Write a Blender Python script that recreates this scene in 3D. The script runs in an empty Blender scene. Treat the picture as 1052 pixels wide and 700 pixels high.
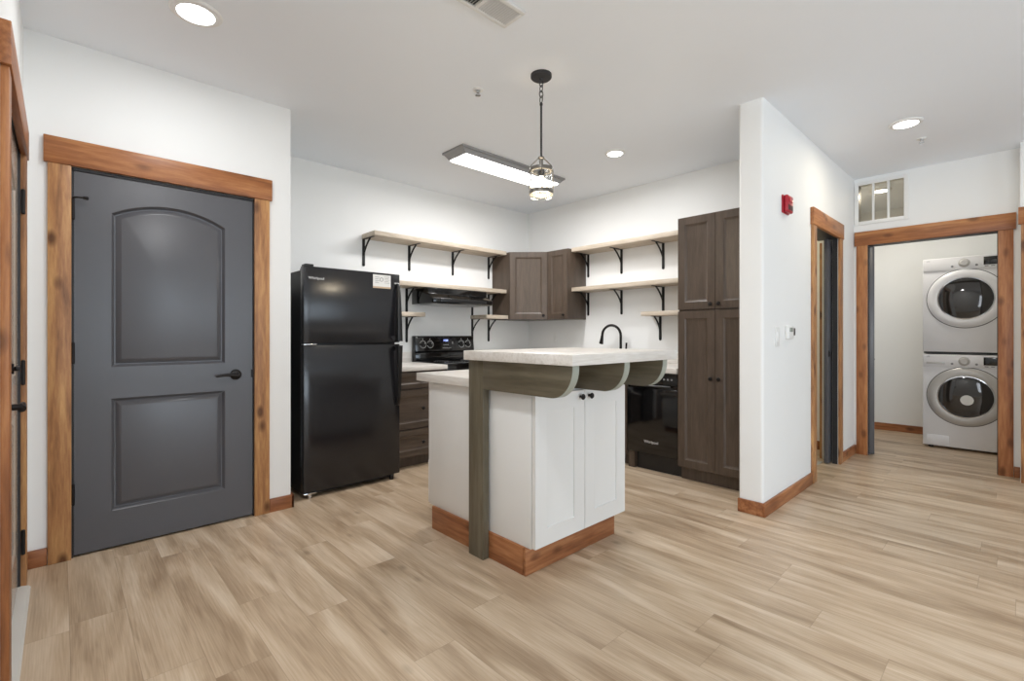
import bpy, bmesh, math, random
from mathutils import Vector, Matrix
random.seed(7)
C = bpy.context.scene.collection
sc = bpy.context.scene
PI = math.pi
V3 = Vector

# ------------------------------------------------------------------ camera, world, light, exposure
cam_d = bpy.data.cameras.new('camera'); cam = bpy.data.objects.new('camera', cam_d); C.objects.link(cam)
cam.location = (0, 0, 1.175)
cam.rotation_euler = (PI / 2, 0, math.radians(46.77))
cam_d.sensor_width = 36.0; cam_d.lens = 493.0 / 1052 * 36; cam_d.shift_y = -6.0 / 1052
cam_d.clip_start = 0.01; cam_d.clip_end = 60
sc.camera = cam

w = bpy.data.worlds.new('world'); sc.world = w; w.use_nodes = True
bg = w.node_tree.nodes['Background']
bg.inputs[0].default_value = (0.72, 0.84, 1.0, 1); bg.inputs[1].default_value = 1.5

sc.view_settings.view_transform = 'Standard'; sc.view_settings.look = 'None'
sc.view_settings.gamma = 1.0; sc.view_settings.use_curve_mapping = False
sc.view_settings.exposure = 0.43
sc.cycles.max_bounces = 16; sc.cycles.diffuse_bounces = 12; sc.cycles.transparent_max_bounces = 16

def area(name, loc, rot, sx, sy, power, col, spread=PI):
    l = bpy.data.lights.new(name, 'AREA'); l.shape = 'RECTANGLE'; l.size = sx; l.size_y = sy
    l.energy = power; l.color = col; l.spread = spread
    o = bpy.data.objects.new(name, l); o.location = loc; o.rotation_euler = rot; C.objects.link(o); return o
def disk(name, loc, size, power, col):
    l = bpy.data.lights.new(name, 'AREA'); l.shape = 'DISK'; l.size = size; l.energy = power; l.color = col
    o = bpy.data.objects.new(name, l); o.location = loc; C.objects.link(o); return o
DAY = (0.76, 0.89, 1.0); LED = (0.98, 0.99, 1.0)
# daylight standing just outside the two big windows in the wall the photographer looks away from
area('daylight', (4.78, 1.40, 1.35), (0, PI / 2, 0), 1.75, 1.9, 58, DAY)
area('daylight', (4.78, 3.80, 1.15), (0, PI / 2, 0), 2.0, 1.75, 34, DAY)
area('daylight', (1.65, -0.32, 1.40), (PI / 2, 0, 0), 2.4, 1.5, 58, (.92, .96, 1.0))  # lamp behind the added front window, for faces turned towards it

# ------------------------------------------------------------------ materials
def nt(name):
    m = bpy.data.materials.new(name); m.use_nodes = True
    t = m.node_tree; return m, t, t.nodes, t.links, t.nodes['Principled BSDF']
def setp(b, col=None, rough=None, metal=None, spec=None, coat=None):
    if col is not None: b.inputs['Base Color'].default_value = (*col, 1)
    if rough is not None: b.inputs['Roughness'].default_value = rough
    if metal is not None: b.inputs['Metallic'].default_value = metal
    if spec is not None: b.inputs['Specular IOR Level'].default_value = spec
    if coat is not None: b.inputs['Coat Weight'].default_value = coat
def srgb(r, g, b):
    f = lambda c: (c / 255 / 12.92) if c / 255 <= 0.04045 else ((c / 255 + 0.055) / 1.055) ** 2.4
    return (f(r), f(g), f(b))
def flat(name, col, rough=0.5, metal=0.0, spec=0.5, coat=0.0, bump=0.0, bscale=300, var=0.03):
    """painted / moulded surface: slight colour mottling and a fine bump"""
    m, t, N, L, b = nt(name); setp(b, col, rough, metal, spec, coat)
    tc = N.new('ShaderNodeTexCoord'); nz = N.new('ShaderNodeTexNoise'); nz.inputs['Scale'].default_value = 6
    nz.inputs['Detail'].default_value = 3; L.new(tc.outputs['Object'], nz.inputs['Vector'])
    mx = N.new('ShaderNodeMix'); mx.data_type = 'RGBA'
    mx.inputs[6].default_value = (*[c * (1 - var) for c in col], 1); mx.inputs[7].default_value = (*[min(1, c * (1 + var)) for c in col], 1)
    L.new(nz.outputs['Fac'], mx.inputs[0]); L.new(mx.outputs[2], b.inputs['Base Color'])
    if bump:
        n2 = N.new('ShaderNodeTexNoise'); n2.inputs['Scale'].default_value = bscale; n2.inputs['Detail'].default_value = 2
        L.new(tc.outputs['Object'], n2.inputs['Vector'])
        bp = N.new('ShaderNodeBump'); bp.inputs['Strength'].default_value = bump; bp.inputs['Distance'].default_value = 0.002
        L.new(n2.outputs['Fac'], bp.inputs['Height']); L.new(bp.outputs['Normal'], b.inputs['Normal'])
    return m
def emit(name, col, strength):
    m, t, N, L, b = nt(name); setp(b, (0.9, 0.9, 0.9), 0.4)
    b.inputs['Emission Color'].default_value = (*col, 1); b.inputs['Emission Strength'].default_value = strength
    return m
def wood(name, axis, lo, mid, hi, rough=0.5, knots=0.0, across=9.0, along=0.9, coat=0.0, knotcol=None, bump=0.15, spec=0.4):
    """solid timber: grain stretched along one axis, with optional knots"""
    m, t, N, L, b = nt(name); setp(b, mid, rough, spec=spec, coat=coat)
    tc = N.new('ShaderNodeTexCoord'); mp = N.new('ShaderNodeMapping')
    s = [across] * 3; s['XYZ'.index(axis)] = along; mp.inputs['Scale'].default_value = s
    L.new(tc.outputs['Object'], mp.inputs['Vector'])
    oi = N.new('ShaderNodeObjectInfo'); ad = N.new('ShaderNodeVectorMath'); ad.operation = 'ADD'
    mu = N.new('ShaderNodeMath'); mu.operation = 'MULTIPLY'; mu.inputs[1].default_value = 37.0
    L.new(oi.outputs['Random'], mu.inputs[0]); L.new(mp.outputs[0], ad.inputs[0]); L.new(mu.outputs[0], ad.inputs[1])
    n1 = N.new('ShaderNodeTexNoise'); n1.inputs['Scale'].default_value = 1.0; n1.inputs['Detail'].default_value = 5; n1.inputs['Distortion'].default_value = 1.1
    L.new(ad.outputs[0], n1.inputs['Vector'])
    n2 = N.new('ShaderNodeTexNoise'); n2.inputs['Scale'].default_value = 6.0; n2.inputs['Detail'].default_value = 6; n2.inputs['Roughness'].default_value = 0.65
    L.new(ad.outputs[0], n2.inputs['Vector'])
    av = N.new('ShaderNodeMath'); av.operation = 'MULTIPLY_ADD'; av.inputs[1].default_value = 0.46
    L.new(n2.outputs['Fac'], av.inputs[0])
    sb = N.new('ShaderNodeMath'); sb.operation = 'MULTIPLY'; sb.inputs[1].default_value = 0.54
    L.new(n1.outputs['Fac'], sb.inputs[0]); L.new(sb.outputs[0], av.inputs[2])
    cr = N.new('ShaderNodeValToRGB'); e = cr.color_ramp.elements
    e[0].position = 0.33; e[0].color = (*lo, 1); e[1].position = 0.66; e[1].color = (*hi, 1)
    x = e.new(0.5); x.color = (*mid, 1)
    L.new(av.outputs[0], cr.inputs[0]); out = cr.outputs[0]
    if knots:
        mk = N.new('ShaderNodeMapping'); s2 = [9.0] * 3; s2['XYZ'.index(axis)] = 4.6; mk.inputs['Scale'].default_value = s2
        L.new(tc.outputs['Object'], mk.inputs['Vector'])
        ad2 = N.new('ShaderNodeVectorMath'); ad2.operation = 'ADD'; L.new(mk.outputs[0], ad2.inputs[0]); L.new(mu.outputs[0], ad2.inputs[1])
        vo = N.new('ShaderNodeTexVoronoi'); vo.inputs['Scale'].default_value = 1.0; L.new(ad2.outputs[0], vo.inputs['Vector'])
        rp = N.new('ShaderNodeValToRGB'); rp.color_ramp.elements[0].position = 0.10; rp.color_ramp.elements[0].color = (1, 1, 1, 1)
        rp.color_ramp.elements[1].position = 0.25; rp.color_ramp.elements[1].color = (0, 0, 0, 1)
        L.new(vo.outputs['Distance'], rp.inputs[0])
        km = N.new('ShaderNodeMath'); km.operation = 'MULTIPLY'; km.inputs[1].default_value = knots; L.new(rp.outputs[0], km.inputs[0])
        mx = N.new('ShaderNodeMix'); mx.data_type = 'RGBA'; mx.inputs[7].default_value = (*(knotcol or [c * 0.3 for c in lo]), 1)
        L.new(km.outputs[0], mx.inputs[0]); L.new(out, mx.inputs[6]); out = mx.outputs[2]
    L.new(out, b.inputs['Base Color'])
    bp = N.new('ShaderNodeBump'); bp.inputs['Strength'].default_value = bump; bp.inputs['Distance'].default_value = 0.003
    L.new(n2.outputs['Fac'], bp.inputs['Height']); L.new(bp.outputs['Normal'], b.inputs['Normal'])
    return m
def trio(fn, base, **k): return {a: fn('%s along %s' % (base, a), a, **k) for a in 'XYZ'}

def floor_mat():
    m, t, N, L, b = nt('oak vinyl planks'); setp(b, rough=0.36, spec=0.45)
    tc = N.new('ShaderNodeTexCoord'); sp = N.new('ShaderNodeSeparateXYZ'); L.new(tc.outputs['Object'], sp.inputs[0])
    def mth(op, a, bb=None, c=None):
        n = N.new('ShaderNodeMath'); n.operation = op
        for i, v in enumerate((a, bb, c)):
            if v is None: continue
            if isinstance(v, (int, float)): n.inputs[i].default_value = v
            else: L.new(v, n.inputs[i])
        return n.outputs[0]
    PW, PL = 0.18, 1.22
    yy = mth('DIVIDE', sp.outputs['Y'], PW); row = mth('FLOOR', yy); fy = mth('FRACT', yy)
    wn = N.new('ShaderNodeTexWhiteNoise'); wn.noise_dimensions = '1D'; L.new(row, wn.inputs['W'])
    xx = mth('ADD', mth('DIVIDE', sp.outputs['X'], PL), mth('MULTIPLY', wn.outputs['Value'], 7.3))
    col = mth('FLOOR', xx); fx = mth('FRACT', xx)
    cb = N.new('ShaderNodeCombineXYZ'); L.new(row, cb.inputs[0]); L.new(col, cb.inputs[1])
    w2 = N.new('ShaderNodeTexWhiteNoise'); w2.noise_dimensions = '2D'; L.new(cb.outputs[0], w2.inputs['Vector'])
    # soft bands running along each plank, shifted per plank
    gx = mth('ADD', mth('MULTIPLY', sp.outputs['X'], 1.25), mth('MULTIPLY', w2.outputs['Value'], 23.0))
    gy = mth('ADD', mth('MULTIPLY', sp.outputs['Y'], 8.0), mth('MULTIPLY', w2.outputs['Value'], 0.8))
    c2 = N.new('ShaderNodeCombineXYZ'); L.new(gx, c2.inputs[0]); L.new(gy, c2.inputs[1])
    n1 = N.new('ShaderNodeTexNoise'); n1.inputs['Scale'].default_value = 1.0; n1.inputs['Detail'].default_value = 3.0
    n1.inputs['Roughness'].default_value = 0.5; n1.inputs['Distortion'].default_value = 0.7; L.new(c2.outputs[0], n1.inputs['Vector'])
    c3 = N.new('ShaderNodeCombineXYZ'); L.new(mth('MULTIPLY', gx, 4.0), c3.inputs[0]); L.new(mth('MULTIPLY', gy, 20.0), c3.inputs[1])
    n2 = N.new('ShaderNodeTexNoise'); n2.inputs['Scale'].default_value = 1.0; n2.inputs['Detail'].default_value = 5.0; L.new(c3.outputs[0], n2.inputs['Vector'])
    v = mth('ADD', mth('MULTIPLY', n1.outputs['Fac'], 0.72), mth('MULTIPLY', n2.outputs['Fac'], 0.28))
    v = mth('ADD', v, mth('MULTIPLY', mth('SUBTRACT', w2.outputs['Value'], 0.5), 0.035))
    cr = N.new('ShaderNodeValToRGB'); e = cr.color_ramp.elements
    e[0].position = 0.33; e[0].color = (*FLO, 1); e[1].position = 0.66; e[1].color = (*FHI, 1)
    x = e.new(0.5); x.color = (*FMID, 1); L.new(v, cr.inputs[0])
    # small knots
    c4 = N.new('ShaderNodeCombineXYZ'); L.new(mth('MULTIPLY', gx, 2.0), c4.inputs[0]); L.new(mth('MULTIPLY', gy, 0.55), c4.inputs[1])
    vo = N.new('ShaderNodeTexVoronoi'); vo.inputs['Scale'].default_value = 1.0; L.new(c4.outputs[0], vo.inputs['Vector'])
    kn = N.new('ShaderNodeMapRange'); kn.inputs[1].default_value = 0.02; kn.inputs[2].default_value = 0.11; kn.inputs[3].default_value = 0.38; kn.inputs[4].default_value = 0.0
    L.new(vo.outputs['Distance'], kn.inputs[0])
    mk = N.new('ShaderNodeMix'); mk.data_type = 'RGBA'; mk.inputs[7].default_value = (*[c * 0.42 for c in FLO], 1)
    L.new(kn.outputs[0], mk.inputs[0]); L.new(cr.outputs[0], mk.inputs[6])
    # seams between planks
    ey = mth('MINIMUM', fy, mth('SUBTRACT', 1.0, fy)); ex = mth('MINIMUM', fx, mth('SUBTRACT', 1.0, fx))
    seam = mth('MAXIMUM', mth('LESS_THAN', ey, 0.006), mth('LESS_THAN', ex, 0.0010))
    ms = N.new('ShaderNodeMix'); ms.data_type = 'RGBA'; ms.inputs[7].default_value = (*[c * 0.55 for c in FLO], 1)
    L.new(mth('MULTIPLY', seam, 0.32), ms.inputs[0]); L.new(mk.outputs[2], ms.inputs[6]); L.new(ms.outputs[2], b.inputs['Base Color'])
    bp = N.new('ShaderNodeBump'); bp.inputs['Strength'].default_value = 0.12; bp.inputs['Distance'].default_value = 0.002
    L.new(n2.outputs['Fac'], bp.inputs['Height']); L.new(bp.outputs['Normal'], b.inputs['Normal'])
    return m
def glass_mat(name, tint=(1, 1, 1), refl=0.12, rough=0.02):
    m = bpy.data.materials.new(name); m.use_nodes = True; t = m.node_tree; N = t.nodes; L = t.links
    N.remove(N['Principled BSDF']); o = N['Material Output']
    tr = N.new('ShaderNodeBsdfTransparent'); tr.inputs[0].default_value = (*tint, 1)
    gl = N.new('ShaderNodeBsdfGlossy'); gl.inputs['Roughness'].default_value = rough
    lw = N.new('ShaderNodeLayerWeight'); lw.inputs[0].default_value = 0.25
    mr = N.new('ShaderNodeMath'); mr.operation = 'MULTIPLY_ADD'; mr.inputs[1].default_value = 0.6; mr.inputs[2].default_value = refl
    mr.use_clamp = True; L.new(lw.outputs['Fresnel'], mr.inputs[0])
    mx = N.new('ShaderNodeMixShader'); L.new(mr.outputs[0], mx.inputs[0]); L.new(tr.outputs[0], mx.inputs[1]); L.new(gl.outputs[0], mx.inputs[2])
    L.new(mx.outputs[0], o.inputs[0]); return m

FLO, FMID, FHI = srgb(148, 125, 100), srgb(186, 164, 138), srgb(210, 192, 169)
M = {}
M['floor'] = floor_mat()
M['wall'] = flat('white wall paint', srgb(233, 234, 233), 0.62, bump=0.05, bscale=160, var=0.006)
M['ceil'] = flat('ceiling paint', srgb(236, 241, 247), 0.8, bump=0.08, bscale=120, var=0.006)
M['hallwall'] = M['wall']
TRIM = dict(lo=srgb(118, 80, 54), mid=srgb(170, 122, 80), hi=srgb(204, 160, 106), rough=0.42, knots=0.85, across=9, along=1.0, knotcol=srgb(78, 42, 22))
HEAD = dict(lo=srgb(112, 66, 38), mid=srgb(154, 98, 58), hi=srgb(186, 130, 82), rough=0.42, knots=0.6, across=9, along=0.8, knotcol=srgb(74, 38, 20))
BASE = dict(lo=srgb(110, 64, 38), mid=srgb(150, 96, 60), hi=srgb(182, 128, 86), rough=0.42, knots=0.6, across=11, along=0.9, knotcol=srgb(70, 36, 18))
M['trim'] = trio(wood, 'amber stained fir', **TRIM)
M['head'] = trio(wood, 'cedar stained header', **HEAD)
M['base'] = trio(wood, 'cedar stained baseboard', **BASE)
M['front_door'] = flat('taupe front door with painted sheen', srgb(168, 156, 144), 0.2, var=0.03)  # taupe lightened so the colour carries the pale grazing reflection
M['door'] = flat('charcoal door paint', srgb(84, 84, 88), 0.3, bump=0.06, bscale=60, var=0.03)
M['jamb'] = flat('black jamb paint', srgb(40, 39, 40), 0.45)
M['black_metal'] = flat('oil rubbed bronze', srgb(34, 31, 30), 0.38, metal=0.6)
M['iron'] = flat('black iron', srgb(26, 26, 27), 0.5, metal=0.3)
M['cab'] = trio(wood, 'taupe stained cabinet wood', lo=srgb(69, 58, 49), mid=srgb(80, 68, 58), hi=srgb(91, 78, 68), rough=0.33, across=16, along=1.6, bump=0.05)
M['white'] = flat('white cabinet paint', srgb(226, 226, 224), 0.4, var=0.01)
M['post'] = trio(wood, 'olive grey stained wood', lo=srgb(78, 72, 58), mid=srgb(97, 90, 74), hi=srgb(114, 107, 91), rough=0.33, across=9, along=0.9, bump=0.12)
M['edge'] = flat('pale grey green edge stain', srgb(160, 166, 156), 0.4)  # curved corbel ends, paler than their faces
M['counter'] = trio(wood, 'whitewashed laminate', lo=srgb(198, 192, 184), mid=srgb(217, 213, 207), hi=srgb(230, 227, 223), rough=0.34, across=14, along=1.4, bump=0.03)
M['shelf'] = trio(wood, 'pale oak shelf board', lo=srgb(166, 152, 134), mid=srgb(190, 177, 160), hi=srgb(208, 197, 182), rough=0.5, across=14, along=1.6, bump=0.08)
M['fridge'] = flat('black appliance enamel', srgb(30, 30, 33), 0.2, spec=0.55, bump=0.06, bscale=220, var=0.02)
M['fridge_side'] = flat('black textured cabinet steel', srgb(16, 16, 17), 0.42, bump=0.2, bscale=350)
M['gloss_black'] = flat('gloss black', srgb(13, 13, 14), 0.1, spec=0.6)
M['satin_black'] = flat('satin black plastic', srgb(24, 24, 25), 0.35)
M['chrome'] = flat('chrome', srgb(215, 217, 220), 0.14, metal=1.0)
M['steel'] = flat('brushed steel', srgb(176, 176, 176), 0.3, metal=1.0)
M['mark'] = flat('silver lettering', srgb(214, 214, 214), 0.3, metal=0.2)
M['white_mark'] = flat('white printed marking', srgb(225, 225, 222), 0.5)
M['grey_mark'] = flat('grey printed marking', srgb(130, 130, 132), 0.5)
M['appl_white'] = flat('white appliance enamel', srgb(224, 224, 226), 0.3, var=0.008)
M['silver'] = flat('satin silver plastic', srgb(186, 184, 181), 0.3, metal=0.15)
M['dark_glass'] = flat('dark tinted door glass', srgb(40, 37, 35), 0.06, spec=0.7)
M['drum'] = flat('drum steel', srgb(96, 92, 88), 0.25, metal=0.8)
M['red'] = flat('red alarm plastic', srgb(170, 24, 44), 0.35)
M['plastic'] = flat('white plastic', srgb(230, 230, 228), 0.4, var=0.01)
M['vent'] = flat('white enamelled grille', srgb(222, 222, 220), 0.45, var=0.01)
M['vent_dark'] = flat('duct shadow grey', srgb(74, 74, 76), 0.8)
M['bronze'] = flat('dark bronze fixture', srgb(62, 62, 64), 0.42, metal=0.5)
M['pewter'] = flat('aged pewter', srgb(112, 108, 102), 0.35, metal=0.5)
M['fixture'] = flat('bronze enamel with painted glow', srgb(142, 142, 142), 0.4)  # housing grey raised to carry the glow of the lens
M['threshold'] = flat('aluminium threshold', srgb(208, 206, 200), 0.4, metal=0.1)
M['led'] = emit('led lens', LED, 9.0)
M['tube'] = emit('fluorescent lens', (1.0, 0.98, 0.96), 3.2)
M['bulb'] = emit('warm bulb', (1.0, 0.83, 0.58), 22.0)
M['blue'] = emit('blue clock digits', (0.25, 0.35, 1.0), 2.2)
M['glass'] = glass_mat('clear glass')
M['smoked'] = glass_mat('smoked glass', (.76, .73, .67), 0.03)
M['ribbed'] = glass_mat('ribbed clear glass', (0.96, 0.97, 0.97), 0.05, 0.08)

# ------------------------------------------------------------------ mesh tools
class MB:
    def __init__(s): s.bm = bmesh.new()
    def _merge(s, b, smooth=True):
        bmesh.ops.recalc_face_normals(b, faces=b.faces[:])
        m = bpy.data.meshes.new('t'); b.to_mesh(m); b.free(); s.bm.from_mesh(m); bpy.data.meshes.remove(m); return s
    def box(s, x0, x1, y0, y1, z0, z1, bev=0.0, seg=2):
        b = bmesh.new(); bmesh.ops.create_cube(b, size=1.0)
        c = V3(((x0 + x1) / 2, (y0 + y1) / 2, (z0 + z1) / 2)); d = V3((abs(x1 - x0), abs(y1 - y0), abs(z1 - z0)))
        for v in b.verts: v.co = V3((v.co.x * d.x, v.co.y * d.y, v.co.z * d.z)) + c
        if bev: bmesh.ops.bevel(b, geom=b.edges[:], offset=min(bev, min(d) * 0.45), segments=seg, profile=0.5, affect='EDGES')
        return s._merge(b)
    def loft(s, loops, caps=(True, True), closed=False):
        b = bmesh.new(); R = [[b.verts.new(p) for p in lp] for lp in loops]; n = len(loops[0])
        rng = range(len(R)) if closed else range(len(R) - 1)
        for i in rng:
            A, B = R[i], R[(i + 1) % len(R)]
            for j in range(n): b.faces.new((A[j], A[(j + 1) % n], B[(j + 1) % n], B[j]))
        if not closed:
            if caps[0]: b.faces.new(R[0])
            if caps[1]: b.faces.new(R[-1][::-1])
        return s._merge(b)
    def prism(s, pts, ext, bev=0.0):
        e = V3(ext); pts = [V3(p) for p in pts]
        b = bmesh.new(); A = [b.verts.new(p) for p in pts]; B = [b.verts.new(p + e) for p in pts]; n = len(pts)
        b.faces.new(A); b.faces.new(B[::-1])
        for j in range(n): b.faces.new((A[j], A[(j + 1) % n], B[(j + 1) % n], B[j]))
        bmesh.ops.recalc_face_normals(b, faces=b.faces[:])
        if bev: bmesh.ops.bevel(b, geom=[x for x in b.edges if x.calc_face_angle(0) > 0.6], offset=bev, segments=2, profile=0.5, affect='EDGES')
        return s._merge(b)
    def lathe(s, o, axis, prof, n=32):
        o = V3(o); a = V3(axis).normalized(); u = a.orthogonal().normalized(); v = a.cross(u)
        lps = [[o + a * h + (u * math.cos(2 * PI * k / n) + v * math.sin(2 * PI * k / n)) * max(r, 1e-5) for k in range(n)] for r, h in prof]
        return s.loft(lps)
    def ring(s, o, axis, prof, n=48):
        """closed profile (r,h) revolved: a solid ring"""
        o = V3(o); a = V3(axis).normalized(); u = a.orthogonal().normalized(); v = a.cross(u)
        lps = [[o + a * h + (u * math.cos(2 * PI * k / n) + v * math.sin(2 * PI * k / n)) * r for k in range(n)] for r, h in prof]
        return s.loft(lps, closed=True)
    def cyl(s, p0, p1, r, r1=None, n=20):
        p0, p1 = V3(p0), V3(p1); a = p1 - p0
        return s.lathe(p0, a, [(r, 0), (r if r1 is None else r1, a.length)], n)
    def tube(s, path, r, n=10, sx=1.0):
        P = [V3(p) for p in path]; rs = r if isinstance(r, (list, tuple)) else [r] * len(P)
        T = [(P[min(i + 1, len(P) - 1)] - P[max(i - 1, 0)]).normalized() for i in range(len(P))]
        u = T[0].orthogonal().normalized(); lps = []
        for i, p in enumerate(P):
            u = (u - T[i] * u.dot(T[i])).normalized(); v = T[i].cross(u)
            lps.append([p + (u * math.cos(2 * PI * k / n) * sx + v * math.sin(2 * PI * k / n)) * rs[i] for k in range(n)])
        return s.loft(lps)
    def strap(s, path, width_dir, wd, th):
        """flat bar swept along a path: width wd along width_dir, thickness th in the bend plane"""
        P = [V3(p) for p in path]; W = V3(width_dir).normalized(); lps = []
        for i, p in enumerate(P):
            T = (P[min(i + 1, len(P) - 1)] - P[max(i - 1, 0)]).normalized(); n = T.cross(W).normalized()
            lps.append([p + W * wd / 2 + n * th / 2, p - W * wd / 2 + n * th / 2, p - W * wd / 2 - n * th / 2, p + W * wd / 2 - n * th / 2])
        return s.loft(lps)
    def text(s, txt, size, o, U, V, depth=0.001, shear=0.0, align='CENTER'):
        cu = bpy.data.curves.new('t', 'FONT'); cu.body = txt; cu.size = size; cu.align_x = align; cu.align_y = 'CENTER'
        cu.extrude = depth / 2; cu.shear = shear; cu.resolution_u = 3
        ob = bpy.data.objects.new('t', cu); C.objects.link(ob)
        me = bpy.data.meshes.new_from_object(ob.evaluated_get(bpy.context.evaluated_depsgraph_get()))
        U, V = V3(U).normalized(), V3(V).normalized(); W = U.cross(V); o = V3(o)
        for v in me.vertices: v.co = o + U * v.co.x + V * v.co.y + W * (v.co.z + depth / 2)
        s.bm.from_mesh(me); bpy.data.objects.remove(ob); bpy.data.curves.remove(cu); bpy.data.meshes.remove(me); return s
    def panel(s, o, U, N, wd, ht, th, panels, prof):
        """slab with moulded panels in its front face. o = bottom corner on the front plane, U across, N outward, Z up.
        panels: (u0, u1, z0, z1, rise); prof: (inset, depth) steps from the slab face inwards"""
        o, U, N = V3(o), V3(U).normalized(), V3(N).normalized(); Z = V3((0, 0, 1)); b = bmesh.new()
        P = lambda u, z, d: b.verts.new(o + U * u + Z * z + N * d)
        def contour(p, i):
            u0, u1, z0, z1, rise = p; um = (u0 + u1) / 2; hw = (u1 - u0) / 2; pts = [(u0 + i, z0 + i), (u1 - i, z0 + i)]
            if rise <= 0: return pts + [(u1 - i, z1 - i), (u0 + i, z1 - i)]
            R = (hw * hw + rise * rise) / (2 * rise); zc = z1 + rise - R; r = R - i; h2 = hw - i
            a = math.asin(h2 / r); k = 18
            return pts + [(um + r * math.sin(a - 2 * a * t / k), zc + r * math.cos(a - 2 * a * t / k)) for t in range(k + 1)]
        E = []
        def loopv(vs):
            for j in range(len(vs)):
                E.append(b.edges.get((vs[j], vs[(j + 1) % len(vs)])) or b.edges.new((vs[j], vs[(j + 1) % len(vs)])))
        f4 = [P(0, 0, 0), P(wd, 0, 0), P(wd, ht, 0), P(0, ht, 0)]; k4 = [P(0, 0, -th), P(wd, 0, -th), P(wd, ht, -th), P(0, ht, -th)]
        loopv(f4); first = []
        for p in panels:
            lp = [P(u, z, 0) for u, z in contour(p, 0)]; first.append(lp); loopv(lp)
        bmesh.ops.triangle_fill(b, use_beauty=True, use_dissolve=False, edges=E, normal=N)
        for lp, p in zip(first, panels):
            prev = lp
            for (i, d) in prof:
                cur = [P(u, z, d) for u, z in contour(p, i)]
                for j in range(len(cur)): b.faces.new((prev[j], prev[(j + 1) % len(cur)], cur[(j + 1) % len(cur)], cur[j]))
                prev = cur
            b.faces.new(prev)
        b.faces.new(k4[::-1])
        for j in range(4): b.faces.new((f4[j], f4[(j + 1) % 4], k4[(j + 1) % 4], k4[j]))
        return s._merge(b)
    def build(s, name, mat, parent=None, sharp=32):
        off = wloc(parent) if parent else V3((0, 0, 0))
        if not parent:
            pts = [v.co for v in s.bm.verts]
            off = V3(((min(p.x for p in pts) + max(p.x for p in pts)) / 2, (min(p.y for p in pts) + max(p.y for p in pts)) / 2, min(p.z for p in pts)))
        bmesh.ops.translate(s.bm, verts=s.bm.verts[:], vec=-off)
        me = bpy.data.meshes.new(name); s.bm.to_mesh(me); s.bm.free()
        for p in me.polygons: p.use_smooth = True
        me.set_sharp_from_angle(angle=math.radians(sharp)); me.materials.append(mat)
        o = bpy.data.objects.new(name, me); C.objects.link(o)
        if parent: o.parent = parent
        else: o.location = off
        return o
def wloc(o):
    v = V3((0, 0, 0))
    while o: v = v + o.location; o = o.parent
    return v
def thing(name, loc, label, cat, group=None, kind=None):
    o = bpy.data.objects.new(name, None); o.empty_display_size = 0.1; C.objects.link(o); o.location = loc
    return tag(o, label, cat, group, kind)
def tag(o, label, cat, group=None, kind=None):
    o['label'] = label; o['category'] = cat
    if group: o['group'] = group
    if kind: o['kind'] = kind
    return o
S = 'structure'
X, Y, Z = V3((1, 0, 0)), V3((0, 1, 0)), V3((0, 0, 1))

# ------------------------------------------------------------------ the setting
CZ = 2.708
WF, WL, WK, WB, WP, WE, WR = -0.137, -3.415, -4.30, 4.33, -1.145, 5.73, 5.56   # wall faces
b = MB().box(-4.45, 4.75, -0.30, 7.55, -0.12, 0.0); tag(b.build('floor', M['floor']), 'light oak plank floor running through the whole room', 'floor', kind=S)
b = MB().box(-4.45, 4.75, -0.30, 7.55, CZ, CZ + 0.12); tag(b.build('ceiling', M['ceil']), 'flat pale grey white ceiling', 'ceiling', kind=S)

def wall(name, boxes, label, mat='wall'):
    m = MB()
    for q in boxes: m.box(*q)
    return tag(m.build(name, M[mat]), label, 'wall', kind=S)
DF0, DF1 = -3.165, -2.245            # front door opening along X
wall('wall_front', [(-3.55, DF0, WF - .12, WF, 0, CZ), (DF1, 0.35, WF - .12, WF, 0, CZ), (DF0, DF1, WF - .12, WF, 2.05, CZ),
     (2.95, 4.6, WF - .12, WF, 0, CZ), (0.35, 2.95, WF - .12, WF, 0, 0.6), (0.35, 2.95, WF - .12, WF, 2.2, CZ)], 'white wall with the front door beside the camera')
DA0, DA1 = 0.040, 0.914              # grey door opening along Y
wall('wall_left', [(WL - .12, WL, WF, DA0, 0, CZ), (WL - .12, WL, DA1, 1.14, 0, CZ), (WL - .12, WL, DA0, DA1, 2.058, CZ),
     (WK, WL - .12, 1.02, 1.14, 0, CZ)], 'white wall around the large charcoal door')
wall('wall_kitchen_left', [(WK - .12, WK, 1.02, WB + .12, 0, CZ)], 'white kitchen wall behind refrigerator and range')
wall('wall_kitchen_back', [(WK, -1.30, WB, WB + .12, 0, CZ)], 'white kitchen wall behind faucet and long shelves')
HD0, HD1 = 4.405, 5.13               # hall door opening along Y
m = MB()
r = .02; arc = [(r * (1 - math.cos(t * PI / 12)), r * (1 - math.sin(t * PI / 12))) for t in range(7)]
pts = [(-1.30, HD0), (WP, HD0)] + [(WP - a, 3.30 + c) for a, c in arc] + [(-1.30 + a, 3.30 + c) for a, c in arc[::-1]]
m.prism([(x, y, 0) for x, y in pts], (0, 0, CZ))
m.box(-1.30, WP, HD0, HD1, 2.05, CZ)
m.box(-1.30, -1.25, HD1 + .12, WE, 0, CZ).box(-1.19, WP, HD1, WE, 0, CZ).box(-1.25, -1.19, HD1, WE, 2.08, CZ)
tag(m.build('wall_partition', M['wall']), 'white rounded partition between the kitchen and hall', 'wall', kind=S)
LO0, LO1 = -1.032, -0.140            # laundry opening along X
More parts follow.
